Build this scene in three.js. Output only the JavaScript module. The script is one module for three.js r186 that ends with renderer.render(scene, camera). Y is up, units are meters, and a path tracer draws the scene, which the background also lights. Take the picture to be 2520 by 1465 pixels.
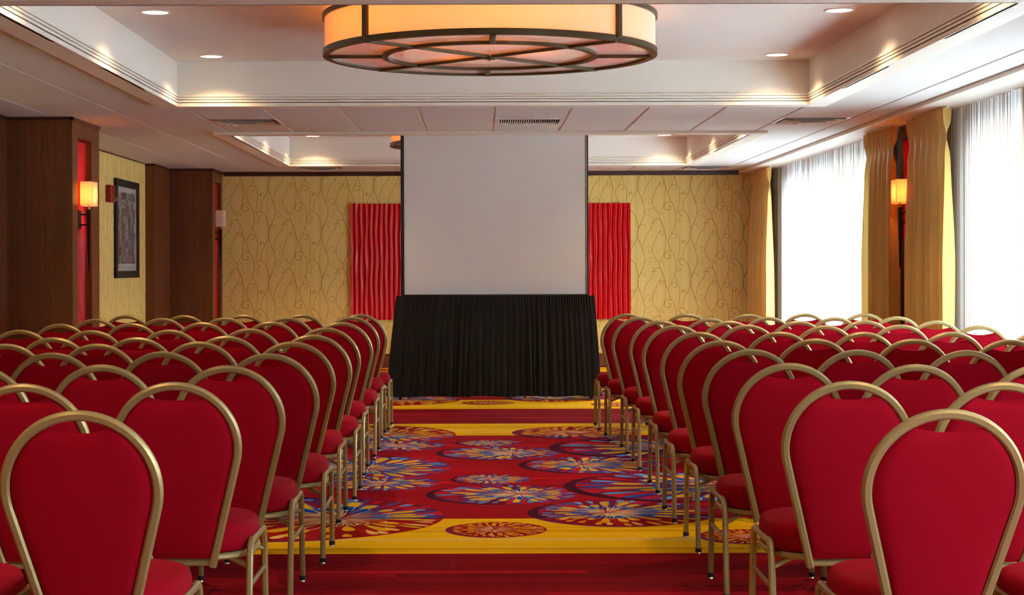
import * as THREE from 'three';
import { RoundedBoxGeometry } from 'three/addons/geometries/RoundedBoxGeometry.js';
import { mergeGeometries, mergeVertices, toCreasedNormals } from 'three/addons/utils/BufferGeometryUtils.js';

// ---------------------------------------------------------------- camera, sky, exposure
const scene = new THREE.Scene();
const W = 2520, H = 1465, F = 4100;
const camera = new THREE.PerspectiveCamera(2 * Math.atan(H / 2 / F) * 180 / Math.PI, W / H, 0.1, 80);
camera.position.set(0, 1.314, 0);
camera.rotation.z = -0.003;
camera.setViewOffset(W, H, 80, 75.5, W, H);          // the lens is shifted, so that uprights stay upright
scene.background = new THREE.Color(0.68, 0.95, 1.14);  // bright overcast daylight outside the windows
scene.backgroundIntensity = 18;
const renderer = new THREE.WebGLRenderer();
renderer.toneMapping = THREE.LinearToneMapping;
renderer.toneMappingExposure = 1.4;
renderer.shadowMap.enabled = true;
const DOWN_I = 8, DRUM_I = 0.46, SCONCE_I = 0.16;     // candela of the lamps, which stand in their own builders below

// ---------------------------------------------------------------- helpers
const PI = Math.PI;
function rng(seed) { let s = seed >>> 0; return () => { s = (s + 0x6D2B79F5) >>> 0; let t = s; t = Math.imul(t ^ (t >>> 15), t | 1); t ^= t + Math.imul(t ^ (t >>> 7), t | 61); return ((t ^ (t >>> 14)) >>> 0) / 4294967296; }; }
const lerp = (a, b, t) => a + (b - a) * t, clamp = (x, a, b) => Math.min(b, Math.max(a, x));
const smooth = (a, b, x) => { const t = clamp((x - a) / (b - a), 0, 1); return t * t * (3 - 2 * t); };
const taken = {};
function numbered(name) { const n = taken[name] = (taken[name] ?? -1) + 1; return n ? `${name}_${String(n).padStart(3, '0')}` : name; }
function obj(name, geometries, material, parent) {
  const list = Array.isArray(geometries) ? geometries : [geometries];
  const m = new THREE.Mesh(list.length > 1 ? mergeGeometries(list.map((g) => plain(g))) : list[0], material);
  m.name = parent ? name : numbered(name); m.castShadow = m.receiveShadow = true;
  (parent ?? scene).add(m);
  return m;
}
function plain(g) { const h = g.index ? g.toNonIndexed() : g.clone(); for (const k of Object.keys(h.attributes)) if (!['position', 'normal', 'uv'].includes(k)) h.deleteAttribute(k); if (!h.attributes.uv) h.setAttribute('uv', new THREE.BufferAttribute(new Float32Array(h.attributes.position.count * 2), 2)); return h; }
function thing(name, label, category, [x, y, z] = [0, 0, 0], turn = 0, group) {
  const o = new THREE.Group(); o.name = numbered(name); o.position.set(x, y, z); o.rotation.y = turn; scene.add(o);
  return tag(o, label, category, group);
}
function tag(o, label, category, group) { o.userData.label = label; o.userData.category = category; if (group) o.userData.group = group; return o; }
function struct(o) { o.userData.kind = 'structure'; return o; }
function structGroup(name) { const o = new THREE.Group(); o.name = name; scene.add(o); return struct(o); }
function part(name, parent) { const o = new THREE.Group(); o.name = name; parent.add(o); return o; }
// a box from corner to corner with uv in metres
function bx(x0, x1, y0, y1, z0, z1) {
  const g = new THREE.BoxGeometry(Math.abs(x1 - x0), Math.abs(y1 - y0), Math.abs(z1 - z0)).translate((x0 + x1) / 2, (y0 + y1) / 2, (z0 + z1) / 2);
  return metreUV(g);
}
function rb(x0, x1, y0, y1, z0, z1, r = 0.004, s = 2) {
  const g = new RoundedBoxGeometry(Math.abs(x1 - x0), Math.abs(y1 - y0), Math.abs(z1 - z0), s, r).translate((x0 + x1) / 2, (y0 + y1) / 2, (z0 + z1) / 2);
  return metreUV(g);
}
function metreUV(g) {
  const p = g.attributes.position, n = g.attributes.normal, uv = new Float32Array(p.count * 2);
  for (let i = 0; i < p.count; i++) {
    const a = Math.abs(n.getX(i)), b = Math.abs(n.getY(i)), c = Math.abs(n.getZ(i));
    if (b >= a && b >= c) { uv[2 * i] = p.getX(i); uv[2 * i + 1] = -p.getZ(i); } else if (a >= c) { uv[2 * i] = -p.getZ(i); uv[2 * i + 1] = p.getY(i); } else { uv[2 * i] = p.getX(i); uv[2 * i + 1] = p.getY(i); }
  }
  return g.setAttribute('uv', new THREE.BufferAttribute(uv, 2));
}
// a surface over a grid, pos(u, v) -> [x, y, z]
function grid(nu, nv, pos, uvOf) {
  const P = [], U = [], I = [];
  for (let j = 0; j <= nv; j++) for (let i = 0; i <= nu; i++) { const u = i / nu, v = j / nv; P.push(...pos(u, v)); U.push(...(uvOf ? uvOf(u, v) : [u, v])); }
  for (let j = 0; j < nv; j++) for (let i = 0; i < nu; i++) { const a = j * (nu + 1) + i, b = a + 1, c = a + nu + 1, d = c + 1; I.push(a, b, d, a, d, c); }
  const g = new THREE.BufferGeometry();
  g.setAttribute('position', new THREE.Float32BufferAttribute(P, 3)); g.setAttribute('uv', new THREE.Float32BufferAttribute(U, 2)); g.setIndex(I); g.computeVertexNormals();
  return g;
}
// a bar of w (across) by d (along ref) with chamfered edges, swept along points
function sweep(points, ref, w, d, closed = false) {
  const pts = points.map((p) => new THREE.Vector3(...p)), n = pts.length, R = new THREE.Vector3(...ref).normalize();
  const c = Math.min(w, d) * 0.26, hw = w / 2, hd = d / 2;
  const sec = [[hw, -hd + c], [hw, hd - c], [hw - c, hd], [-hw + c, hd], [-hw, hd - c], [-hw, -hd + c], [-hw + c, -hd], [hw - c, -hd]];
  const P = [], I = [], m = sec.length;
  for (let i = 0; i < n; i++) {
    const a = pts[closed ? (i + n - 1) % n : Math.max(0, i - 1)], b = pts[closed ? (i + 1) % n : Math.min(n - 1, i + 1)];
    const T = b.clone().sub(a).normalize(), N = R.clone().addScaledVector(T, -R.dot(T)).normalize(), B = new THREE.Vector3().crossVectors(T, N);
    for (const [s, t] of sec) P.push(pts[i].x + B.x * s + N.x * t, pts[i].y + B.y * s + N.y * t, pts[i].z + B.z * s + N.z * t);
  }
  for (let i = 0; i < (closed ? n : n - 1); i++) for (let k = 0; k < m; k++) { const a = i * m + k, b = i * m + (k + 1) % m, e = ((i + 1) % n) * m + k, f = ((i + 1) % n) * m + (k + 1) % m; I.push(a, b, f, a, f, e); }
  if (!closed) for (let k = 1; k < m - 1; k++) { I.push(0, k + 1, k); const o = (n - 1) * m; I.push(o, o + k, o + k + 1); }
  const g = new THREE.BufferGeometry(); g.setAttribute('position', new THREE.Float32BufferAttribute(P, 3)); g.setIndex(I);
  const out = toCreasedNormals(g, 0.55);
  out.setAttribute('uv', new THREE.BufferAttribute(new Float32Array(out.attributes.position.count * 2), 2));
  return out;
}
function arc(cx, cy, r, a0, a1, n) { const o = []; for (let i = 0; i <= n; i++) { const a = lerp(a0, a1, i / n); o.push([cx + r * Math.cos(a), cy + r * Math.sin(a)]); } return o; }

// ---------------------------------------------------------------- computed textures
const rnd = rng(7);
function valueNoise(nx, ny, seed) {               // wraps round
  const r = rng(seed), v = new Float32Array(nx * ny).map(() => r());
  return (x, y) => { const xi = Math.floor(x), yi = Math.floor(y), fx = x - xi, fy = y - yi, sx = fx * fx * (3 - 2 * fx), sy = fy * fy * (3 - 2 * fy), g = (i, j) => v[((j % ny) + ny) % ny * nx + ((i % nx) + nx) % nx]; return lerp(lerp(g(xi, yi), g(xi + 1, yi), sx), lerp(g(xi, yi + 1), g(xi + 1, yi + 1), sx), sy); };
}
function dataTexture(w, h, fn, srgb = true, repeat = [1, 1]) {
  const d = new Uint8Array(w * h * 4);
  for (let y = 0; y < h; y++) for (let x = 0; x < w; x++) { const c = fn(x / w, y / h, x, y), k = (y * w + x) * 4; d[k] = clamp(c[0], 0, 255); d[k + 1] = clamp(c[1], 0, 255); d[k + 2] = clamp(c[2], 0, 255); d[k + 3] = 255; }
  const t = new THREE.DataTexture(d, w, h); t.wrapS = t.wrapT = THREE.RepeatWrapping; t.magFilter = THREE.LinearFilter; t.repeat.set(...repeat); if (srgb) t.colorSpace = THREE.SRGBColorSpace; t.needsUpdate = true; return t;
}
function canvas(w, h) { const c = document.createElement('canvas'); c.width = w; c.height = h; return [c, c.getContext('2d')]; }
function canvasTexture(c, rx, ry, ox = 0, oy = 0) { const t = new THREE.CanvasTexture(c); t.wrapS = t.wrapT = THREE.RepeatWrapping; t.colorSpace = THREE.SRGBColorSpace; t.repeat.set(rx, ry); t.offset.set(ox, oy); return t; }
const grain = (() => { const r = rng(3); return dataTexture(256, 256, () => { const v = 90 + 120 * r(); return [v, v, v]; }, false, [12, 12]); })();     // fine pile and fissures
const weave = (() => { const r = rng(5), n = valueNoise(32, 32, 6); return dataTexture(256, 256, (u, v, x, y) => { const t = 120 + 40 * ((x + y) % 2) + 30 * (r() - 0.5) + 30 * n(u * 32, v * 32); return [t, t, t]; }, false, [6, 6]); })();

function woodTexture(dark, light, seed) {
  const a = valueNoise(48, 3, seed), b = valueNoise(160, 4, seed + 1), c = valueNoise(4, 3, seed + 2), e = valueNoise(256, 24, seed + 3);
  return dataTexture(512, 1024, (u, v) => {
    const cx = Math.abs(((u * 2 + 0.12 * c(u * 4, v * 3)) % 1) - 0.5), ring = 0.5 + 0.5 * Math.sin((v * 7 + 26 * cx * cx * 3 + 2.2 * c(u * 4 + 9, v * 3)) * 2 * PI * 1.3);
    const t = clamp(0.35 * a(u * 48, v * 3) + 0.3 * b(u * 160, v * 4) + 0.22 * ring * (1 - smooth(0.2, 0.45, cx)) + 0.2 * e(u * 256, v * 24), 0, 1);
    return [0, 1, 2].map((k) => lerp(dark[k], light[k], t));
  }, true, [1 / 1.1, 1 / 2.4]);
}
// the carpet: woven bands, stripes and flower discs, 3.66 m by 7.77 m to a repeat
function carpetTexture() {
  const CW = 1600, CH = 2048, RX = 3.66, RZ = 7.77, X0 = -1.75, D0 = 7.63, [c, g] = canvas(CW, CH), r = rng(21);
  g.setTransform(CW / RX, 0, 0, -CH / RZ, -X0 * CW / RX, CH + D0 * CH / RZ);
  const rect = (x, d, w, h, col) => { g.fillStyle = col; g.fillRect(x, d, w, h); };
  const Y1 = [D0, 8.69], Y2 = [12.98, 13.96], DK = [13.96, D0 + RZ];
  rect(X0, D0, RX, RZ, 'rgb(166,12,26)');
  const stripes = (d0, d1, n, cols, hmin, hmax) => { for (let i = 0; i < n; i++) { const h = lerp(hmin, hmax, r()), x = X0 + RX * r(), w = lerp(0.5, 2.4, r()), d = lerp(d0, d1 - h, r()), col = cols[Math.floor(r() * cols.length)]; for (const k of [-RX, 0, RX]) rect(x + k, d, w, h, col); } };
  stripes(Y1[1], Y2[0], 70, ['rgb(178,12,28)', 'rgb(152,10,24)', 'rgb(206,16,34)', 'rgb(146,10,26)', 'rgb(172,14,30)'], 0.012, 0.07);
  for (let d = Y1[1]; d < Y2[0]; d += 0.075) rect(X0, d, RX, 0.012, 'rgba(110,6,18,0.35)');
  rect(X0, DK[0], RX, DK[1] - DK[0], 'rgb(140,6,20)');
  stripes(DK[0], DK[1], 40, ['rgb(152,8,24)', 'rgb(126,6,18)', 'rgb(184,16,34)', 'rgb(158,10,26)', 'rgb(132,4,18)'], 0.02, 0.12);
  for (const [a, b] of [Y1, Y2]) {
    rect(X0, a, RX, b - a, 'rgb(252,192,0)');
    for (let i = 0; i < 9; i++) rect(X0, a + (b - a) * (i + 0.3 + 0.4 * r()) / 9, RX, 0.012, i % 3 ? 'rgb(248,206,70)' : 'rgb(218,156,0)');
    rect(X0, a + 0.36, RX, 0.075, 'rgb(246,200,84)');
    rect(X0, a + 0.1, RX, 0.05, 'rgb(226,164,0)'); rect(X0, a + 0.62, RX, 0.06, 'rgb(230,168,0)');
  }
  const drop = (ang, r1, r2, w, cx, cy, col) => {  // a teardrop petal pointing out from the flower's heart
    g.save(); g.translate(cx, cy); g.rotate(ang); g.fillStyle = col; g.beginPath(); g.moveTo(r1, 0);
    g.bezierCurveTo(lerp(r1, r2, 0.55), -w, r2, -w * 1.1, r2, 0); g.bezierCurveTo(r2, w * 1.1, lerp(r1, r2, 0.55), w, r1, 0); g.fill(); g.restore();
  };
  function disc(x, d, rad, ox, oy, warm, seed) {
    const q = rng(seed), cx = x + ox * rad, cy = d + oy * rad;
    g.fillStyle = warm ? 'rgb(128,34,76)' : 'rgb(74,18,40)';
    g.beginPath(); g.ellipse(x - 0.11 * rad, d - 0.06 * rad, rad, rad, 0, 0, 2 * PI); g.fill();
    g.save(); g.beginPath(); g.ellipse(x, d, rad, rad, 0, 0, 2 * PI); g.clip();
    g.fillStyle = warm ? 'rgb(162,12,18)' : 'rgb(126,44,92)'; g.fillRect(x - rad, d - rad, 2 * rad, 2 * rad);
    const reach = (a) => { const ux = Math.cos(a), uy = Math.sin(a), px = cx - x, py = cy - d, b = px * ux + py * uy; return -b + Math.sqrt(b * b + rad * rad - px * px - py * py); };
    const N = 34, pick = (list) => list[Math.floor(q() * list.length)];
    for (let i = 0; i < N * 2; i++) { const a = 2 * PI * (i + q()) / N / 2, R = reach(a); drop(a, 0.05 * R, R * 1.12, R * 0.09, cx, cy, warm ? pick(['rgb(150,10,18)', 'rgb(170,22,20)']) : pick(['rgb(138,12,34)', 'rgb(116,16,40)', 'rgb(196,24,44)', 'rgb(132,52,104)', 'rgb(104,40,96)'])); }
    for (let i = 0; i < N; i++) { const a = 2 * PI * (i + 0.6 * q()) / N, R = reach(a); drop(a, (0.66 + 0.14 * q()) * R, (0.9 + 0.1 * q()) * R, R * 0.05, cx, cy, warm ? pick(['rgb(226,164,10)', 'rgb(240,196,96)']) : pick(['rgb(84,160,222)', 'rgb(96,170,228)', 'rgb(40,86,176)', 'rgb(196,24,44)'])); }
    for (let i = 0; i < 22; i++) { const a = 2 * PI * (i + 0.5 * q()) / 22, R = reach(a), e = 0.62 + 0.26 * q(); if (!warm) drop(a, 0.34 * R, R * (e + 0.03), R * 0.085, cx, cy, 'rgb(60,108,190)'); drop(a, 0.4 * R, R * e, R * 0.065, cx, cy, pick(['rgb(238,176,8)', 'rgb(230,168,10)'])); }
    for (let i = 0; i < 18; i++) { const a = 2 * PI * (i + 0.25 + 0.4 * q()) / 18, R = reach(a), e = 0.4 + 0.16 * q(); drop(a, 0.1 * R, R * (e + 0.025), R * 0.062, cx, cy, warm ? 'rgb(240,196,100)' : 'rgb(98,168,226)'); drop(a, 0.14 * R, R * e, R * 0.044, cx, cy, warm ? 'rgb(164,14,20)' : 'rgb(24,66,156)'); }
    for (let i = 0; i < 60; i++) { const a = 2 * PI * (i + 0.6 * q()) / 60, R = reach(a); drop(a, 0.02 * R, R * (0.26 + 0.22 * q()), R * 0.012, cx, cy, pick(['rgb(246,200,128)', 'rgb(240,168,96)', 'rgb(236,206,150)', 'rgb(150,30,60)'])); }
    g.restore();
  }
  const discs = [];
  for (const k of [0, 1, 2]) { discs.push([-0.94, 8.76 + 2.15 * k, 0.75, 0.28, -0.05], [0.78, 8.9 + 2.15 * k, 0.475, -0.22, 0.0]); }
  for (const k of [0, 1]) discs.push([0.146, 9.63 + 2.13 * k, 0.415, 0.2, 0], [0.078, 10.31 + 2.12 * k, 0.237, -0.1, 0.05], [-0.6, 10.13 + 2.12 * k, 0.35, 0.0, 0], [1.23, 9.97 + 2.13 * k, 0.66, 0.35, 0]);
  discs.push([0.092, 8.33, 0.24, -0.12, 0.0], [1.3, 8.1, 0.22, 0.1, 0], [-1.35, 7.98, 0.2, 0.1, 0]);
  for (const warm of [false, true]) {
    g.save(); g.beginPath();
    if (warm) for (const [a, b] of [Y1, Y2]) g.rect(X0, a, RX, b - a); else g.rect(X0, Y1[1], RX, Y2[0] - Y1[1]);
    g.clip();
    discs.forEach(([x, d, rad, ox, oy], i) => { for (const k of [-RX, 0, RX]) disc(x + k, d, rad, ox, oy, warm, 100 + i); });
    g.restore();
  }
  return canvasTexture(c, 1 / RX, 1 / RZ, -X0 / RX, -D0 / RZ);
}
// the wallpaper: curling stems, 0.696 m by 0.645 m to a repeat
function wallpaperTexture() {
  const [c, g] = canvas(1024, 950), r = rng(9);
  g.fillStyle = 'rgb(234,200,112)'; g.fillRect(0, 0, 1024, 950);
  for (let i = 0; i < 420; i++) { g.fillStyle = r() < 0.5 ? 'rgba(206,170,96,0.16)' : 'rgba(236,210,146,0.16)'; const w = 2 + 14 * r(); g.fillRect(1024 * r(), 0, w, 950); }
  const S = 1024 / 1190, T = 950 / 1104;
  const stems = [
    [9, [1200, 320], [1150, 270], [1112, 235], [1098, 205], [1120, 170], [1170, 155], [1225, 170], [1290, 240], [1345, 350], [1375, 480], [1385, 600], [1375, 720], [1345, 830], [1280, 940], [1225, 1060], [1205, 1160], [1218, 1270]],
    [11, [335, 76], [330, 200], [310, 320], [270, 420], [225, 510], [192, 610], [185, 720], [205, 820], [245, 940], [290, 1060], [320, 1180]],
    [7, [225, 510], [262, 485], [300, 475], [340, 495], [350, 525], [322, 540]],
    [4, [440, 290], [500, 320], [535, 370], [540, 430]], [8, [540, 430], [530, 480], [480, 580], [400, 690], [345, 800], [310, 930], [300, 1040], [318, 1180]],
    [5, [660, 250], [600, 170], [540, 135], [470, 122], [400, 145], [355, 195], [362, 252], [410, 282], [460, 255], [475, 215], [450, 182], [418, 184], [408, 206]],
    [9, [722, 440], [690, 380], [640, 350], [590, 358], [555, 395], [546, 420], [570, 445], [612, 440]], [7, [532, 440], [505, 436], [488, 452], [474, 474]], [6, [546, 425], [530, 442], [510, 446]],
    [10, [670, 240], [670, 290], [690, 370], [730, 450], [770, 560], [800, 680], [830, 790], [870, 890]], [8, [870, 890], [890, 960], [930, 1060], [990, 1150], [1022, 1260], [1038, 1390], [1040, 1450]],
    [7, [1040, 340], [1035, 400], [1020, 480], [1000, 560], [960, 660], [940, 712]], [7, [1020, 480], [1038, 560], [1080, 670], [1115, 780], [1130, 900], [1120, 1030], [1104, 1170], [1085, 1250], [1048, 1430]],
    [7, [1028, 440], [1050, 380], [1090, 348], [1135, 368], [1142, 410], [1110, 445], [1078, 432], [1072, 406], [1096, 395]],
    [7, [715, 440], [720, 500], [700, 590], [660, 680], [600, 790], [550, 900], [525, 1010], [520, 1090], [540, 1170], [600, 1260], [664, 1346]],
    [7, [796, 672], [765, 640], [725, 628], [685, 650], [680, 700], [720, 728], [760, 705], [760, 675], [735, 665], [726, 686]],
    [7, [800, 700], [810, 830], [808, 950], [795, 1060], [770, 1150], [720, 1250], [680, 1310], [668, 1350]],
    [10, [935, 1078], [880, 1068], [820, 1095], [785, 1150], [782, 1200], [815, 1245], [856, 1256], [905, 1235], [922, 1195], [908, 1160], [882, 1172]],
    [8, [868, 890], [880, 820], [905, 760], [940, 715], [985, 688], [1030, 690], [1066, 730], [1055, 780], [1020, 800], [990, 785], [992, 764]],
    [6, [676, 225], [710, 200], [740, 210], [748, 235], [730, 258], [712, 246]],
    [6, [322, 1110], [345, 1040], [385, 990], [430, 975], [480, 1000], [500, 1050], [485, 1095], [450, 1110], [422, 1085], [430, 1055], [452, 1050]],
    [7, [1280, 935], [1275, 880], [1245, 845], [1205, 848], [1182, 880], [1214, 902], [1246, 880]], [10, [1176, 905], [1198, 880], [1232, 872]], [9, [1118, 245], [1160, 278], [1188, 300]],
  ];
  g.lineCap = g.lineJoin = 'round';
  for (const [w, ...pts] of stems) {
    const curve = new THREE.CatmullRomCurve3(pts.map(([x, y]) => new THREE.Vector3(x, y, 0)), false, 'centripetal'), n = 14 * pts.length, at = curve.getPoints(n);
    for (const dx of [-1190, 0]) for (const dy of [-1104, 0, 1104]) for (let i = 0; i < n; i++) {
      g.strokeStyle = 'rgb(172,120,14)'; g.lineWidth = w * S * (0.75 + 0.5 * Math.sin(PI * i / n)); g.beginPath();
      g.moveTo((at[i].x + dx) * S, (at[i].y + dy) * T); g.lineTo((at[i + 1].x + dx) * S, (at[i + 1].y + dy) * T); g.stroke();
    }
  }
  return canvasTexture(c, 1 / 0.696, 1 / 0.645, 2.891 / 0.696, 1 - 2.146 / 0.645);
}
function artTexture() {                             // a patchwork print of small grey, blue and brown pictures
  const [c, g] = canvas(512, 512), r = rng(33), cols = [[86, 104, 120], [120, 140, 152], [150, 160, 166], [84, 74, 70], [112, 104, 92], [180, 182, 180], [58, 54, 58], [140, 130, 146], [104, 98, 80], [160, 148, 140]];
  for (let j = 0; j < 9; j++) for (let i = 0; i < 10; i++) {
    const k = cols[Math.floor(r() * cols.length)]; g.fillStyle = `rgb(${k})`; g.fillRect(i * 51.2, j * 57, 52, 58);
    for (let s = 0; s < 5; s++) { const e = cols[Math.floor(r() * cols.length)]; g.fillStyle = `rgba(${e},0.45)`; g.fillRect(i * 51.2, j * 57 + 57 * r(), 52, 3 + 10 * r()); }
  }
  const t = canvasTexture(c, 1, 1); return t;
}
function sheerTexture() {
  const r = rng(12), cols = []; for (let i = 0; i < 512; i++) { const k = r(); cols.push(k < 0.26 ? [150, 116, 88] : k < 0.45 ? [214, 208, 198] : [250, 250, 250]); }
  return dataTexture(512, 4, (u, v, x) => cols[x], true, [1, 1]);
}

// ---------------------------------------------------------------- materials
const std = (color, roughness, more = {}) => new THREE.MeshStandardMaterial({ color, roughness, ...more });
const phys = (color, roughness, more = {}) => new THREE.MeshPhysicalMaterial({ color, roughness, ...more });
const M = {
  carpet: phys(0xffffff, 0.95, { specularIntensity: 0.12, map: carpetTexture(), bumpMap: grain, bumpScale: 0.003 }),
  paper: phys(0xffffff, 0.75, { specularIntensity: 0.4, map: wallpaperTexture() }),
  white: std(0xe9e4da, 0.7), trim: std(0xeae4d6, 0.45), tile: std(0xdcd8d2, 0.92, { bumpMap: grain, bumpScale: 0.0015 }), bar: std(0xf2f0ec, 0.5), brownWall: std(0x6e4c38, 0.7), slab: std(0x6a645e, 0.9),
  wood: phys(0xffffff, 0.42, { map: woodTexture([72, 31, 8], [134, 66, 22], 40), clearcoat: 0.25, clearcoatRoughness: 0.3 }),
  woodFrame: phys(0xffffff, 0.38, { map: woodTexture([84, 40, 16], [130, 68, 30], 50), clearcoat: 0.08, clearcoatRoughness: 0.3 }),
  woodDark: phys(0x3a1408, 0.35, { clearcoat: 0.3, clearcoatRoughness: 0.25 }),
  base: phys(0xffffff, 0.4, { map: woodTexture([92, 38, 14], [140, 70, 30], 60) }),
  red: phys(0xcc0006, 0.38, { specularIntensity: 0.4, clearcoat: 0.16, clearcoatRoughness: 0.18 }),
  fabric: phys(0x900016, 0.85, { specularIntensity: 0.2, bumpMap: weave, bumpScale: 0.0006, sheen: 0.1, sheenColor: new THREE.Color(0xff2848), sheenRoughness: 0.4 }),
  frame: std(0xa08e5c, 0.4, { metalness: 0.5 }),
  chrome: std(0xd8d8d8, 0.18, { metalness: 1 }), rubber: std(0x0c0c0c, 0.5),
  bronze: std(0x4a3a1e, 0.4, { metalness: 0.5 }), darkMetal: std(0x2a2420, 0.42, { metalness: 0.6 }), brass: std(0xa08040, 0.35, { metalness: 0.8 }),
  black: std(0x0b0b0b, 0.55), skirt: phys(0x0d0c0c, 0.9, { sheen: 0.4, sheenColor: new THREE.Color(0x303238), sheenRoughness: 0.5 }),
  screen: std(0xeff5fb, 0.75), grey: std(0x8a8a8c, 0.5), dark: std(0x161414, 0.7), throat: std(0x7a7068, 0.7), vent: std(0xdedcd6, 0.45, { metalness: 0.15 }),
  drape: phys(0xdeb662, 0.36, { sheen: 0.4, sheenColor: new THREE.Color(0xf4d890), sheenRoughness: 0.35, bumpMap: weave, bumpScale: 0.0004, transmission: 0.14 }),
  sheer: phys(0xffffff, 0.92, { map: sheerTexture(), transmission: 0.62, side: THREE.DoubleSide }),
  glass: phys(0xffffff, 0.0, { transmission: 1 }), alu: std(0xc8c8c6, 0.4, { metalness: 0.4 }),
  drum: phys(0xf8e6cc, 1.0, { transmission: 0.42, bumpMap: weave, bumpScale: 0.0003 }), acrylic: phys(0xf4e6dc, 0.85, { transmission: 0.14, clearcoat: 1, clearcoatRoughness: 0.015 }),
  shade: phys(0xf7e8d2, 1.0, { transmission: 0.5 }),
  bulb: std(0x000000, 0.5, { emissive: 0xffb060, emissiveIntensity: 6 }), lens: std(0x000000, 0.5, { emissive: 0xfff0d8, emissiveIntensity: 3 }),
  redBox: phys(0x8c0a0c, 0.35), strobe: phys(0xffffff, 0.05, { transmission: 0.9, thickness: 0.01 }), mat: std(0xc9c8bf, 0.8), art: std(0xffffff, 0.35, { map: artTexture() }), pictureGlass: phys(0xffffff, 0.02, { transmission: 1 }),
};

// ---------------------------------------------------------------- room shell
const CEIL = 2.575, BORDER = 2.5485, LID = 2.893, XL = -4.04, XR = 3.87, FAR = -21.98, NEAR = 3.2;
struct(obj('floor', bx(XL - 0.3, XR + 0.3, -0.12, 0, FAR - 0.3, NEAR + 0.3), M.carpet));
struct(obj('wall_left', bx(XL - 0.25, XL, 0, 3.0, FAR - 0.3, NEAR + 0.3), M.paper));
struct(obj('wall_back', bx(XL, XR, 0, 3.0, FAR - 0.25, FAR), M.paper));
struct(obj('wall_front', bx(XL, XR, 0, 3.0, NEAR, NEAR + 0.25), M.paper));
const openings = [[-20.5, -15.9], [-12.8, -8.3], [-5.1, -0.6]], SILL = 0.22, HEAD = 2.27;
{ // the window wall: solid round three wide openings
  const pieces = []; let z = FAR - 0.3;
  for (const [a, b] of openings) { pieces.push(bx(XR, XR + 0.2, 0, 3.0, z, a), bx(XR, XR + 0.2, 0, SILL, a, b), bx(XR, XR + 0.2, HEAD, 3.0, a, b)); z = b; }
  pieces.push(bx(XR, XR + 0.2, 0, 3.0, z, NEAR + 0.3));
  struct(obj('wall_right', pieces, M.brownWall));
}
openings.forEach(([a, b], i) => {
  const w = structGroup(`window_${i + 1}`), x0 = XR + 0.08, x1 = XR + 0.13;
  obj('window_frame', [bx(x0, x1, SILL, SILL + 0.06, a, b), bx(x0, x1, HEAD - 0.06, HEAD, a, b), bx(x0, x1, SILL, HEAD, a, a + 0.06), bx(x0, x1, SILL, HEAD, b - 0.06, b)], M.alu, w);
  const n = 3; for (let k = 1; k < n; k++) { const z = lerp(a, b, k / n); obj('mullion', bx(x0, x1, SILL + 0.06, HEAD - 0.06, z - 0.025, z + 0.025), M.alu, w); }
  for (let k = 0; k < n; k++) { const z0 = lerp(a, b, k / n) + (k ? 0.025 : 0.06), z1 = lerp(a, b, (k + 1) / n) - (k < n - 1 ? 0.025 : 0.06); obj('pane', new THREE.PlaneGeometry(z1 - z0, HEAD - SILL - 0.12).rotateY(-PI / 2).translate((x0 + x1) / 2, (HEAD + SILL) / 2, (z0 + z1) / 2), M.glass, w); }
  obj('window_sill', rb(XR - 0.05, x0, SILL - 0.04, SILL, a - 0.03, b + 0.03), M.white, w);
});
// skirting and the dark picture rail under the ceiling
struct(obj('baseboard_back', [rb(-3.37, XR, 0, 0.15, FAR, FAR + 0.02), rb(-3.37, XR, 0.145, 0.17, FAR, FAR + 0.028)], M.base));
struct(obj('baseboard_left', [rb(XL, XL + 0.02, 0, 0.15, FAR, NEAR), rb(XL, XL + 0.028, 0.145, 0.17, FAR, NEAR)], M.base));
struct(obj('baseboard_right', [rb(XR - 0.02, XR, 0, 0.15, FAR, NEAR)], M.base));
struct(obj('trim_1', [rb(-3.37, 3.42, CEIL - 0.045, CEIL - 0.0005, FAR, FAR + 0.03, 0.006), rb(-3.37, 3.42, CEIL - 0.058, CEIL - 0.04, FAR, FAR + 0.018, 0.004)], M.woodDark));
struct(obj('trim_2', [rb(XL, XL + 0.012, CEIL - 0.014, CEIL - 0.0005, -20.1, -15.9, 0.004), rb(XL, XL + 0.012, CEIL - 0.014, CEIL - 0.0005, -12.8, NEAR, 0.004)], M.woodDark));

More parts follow.
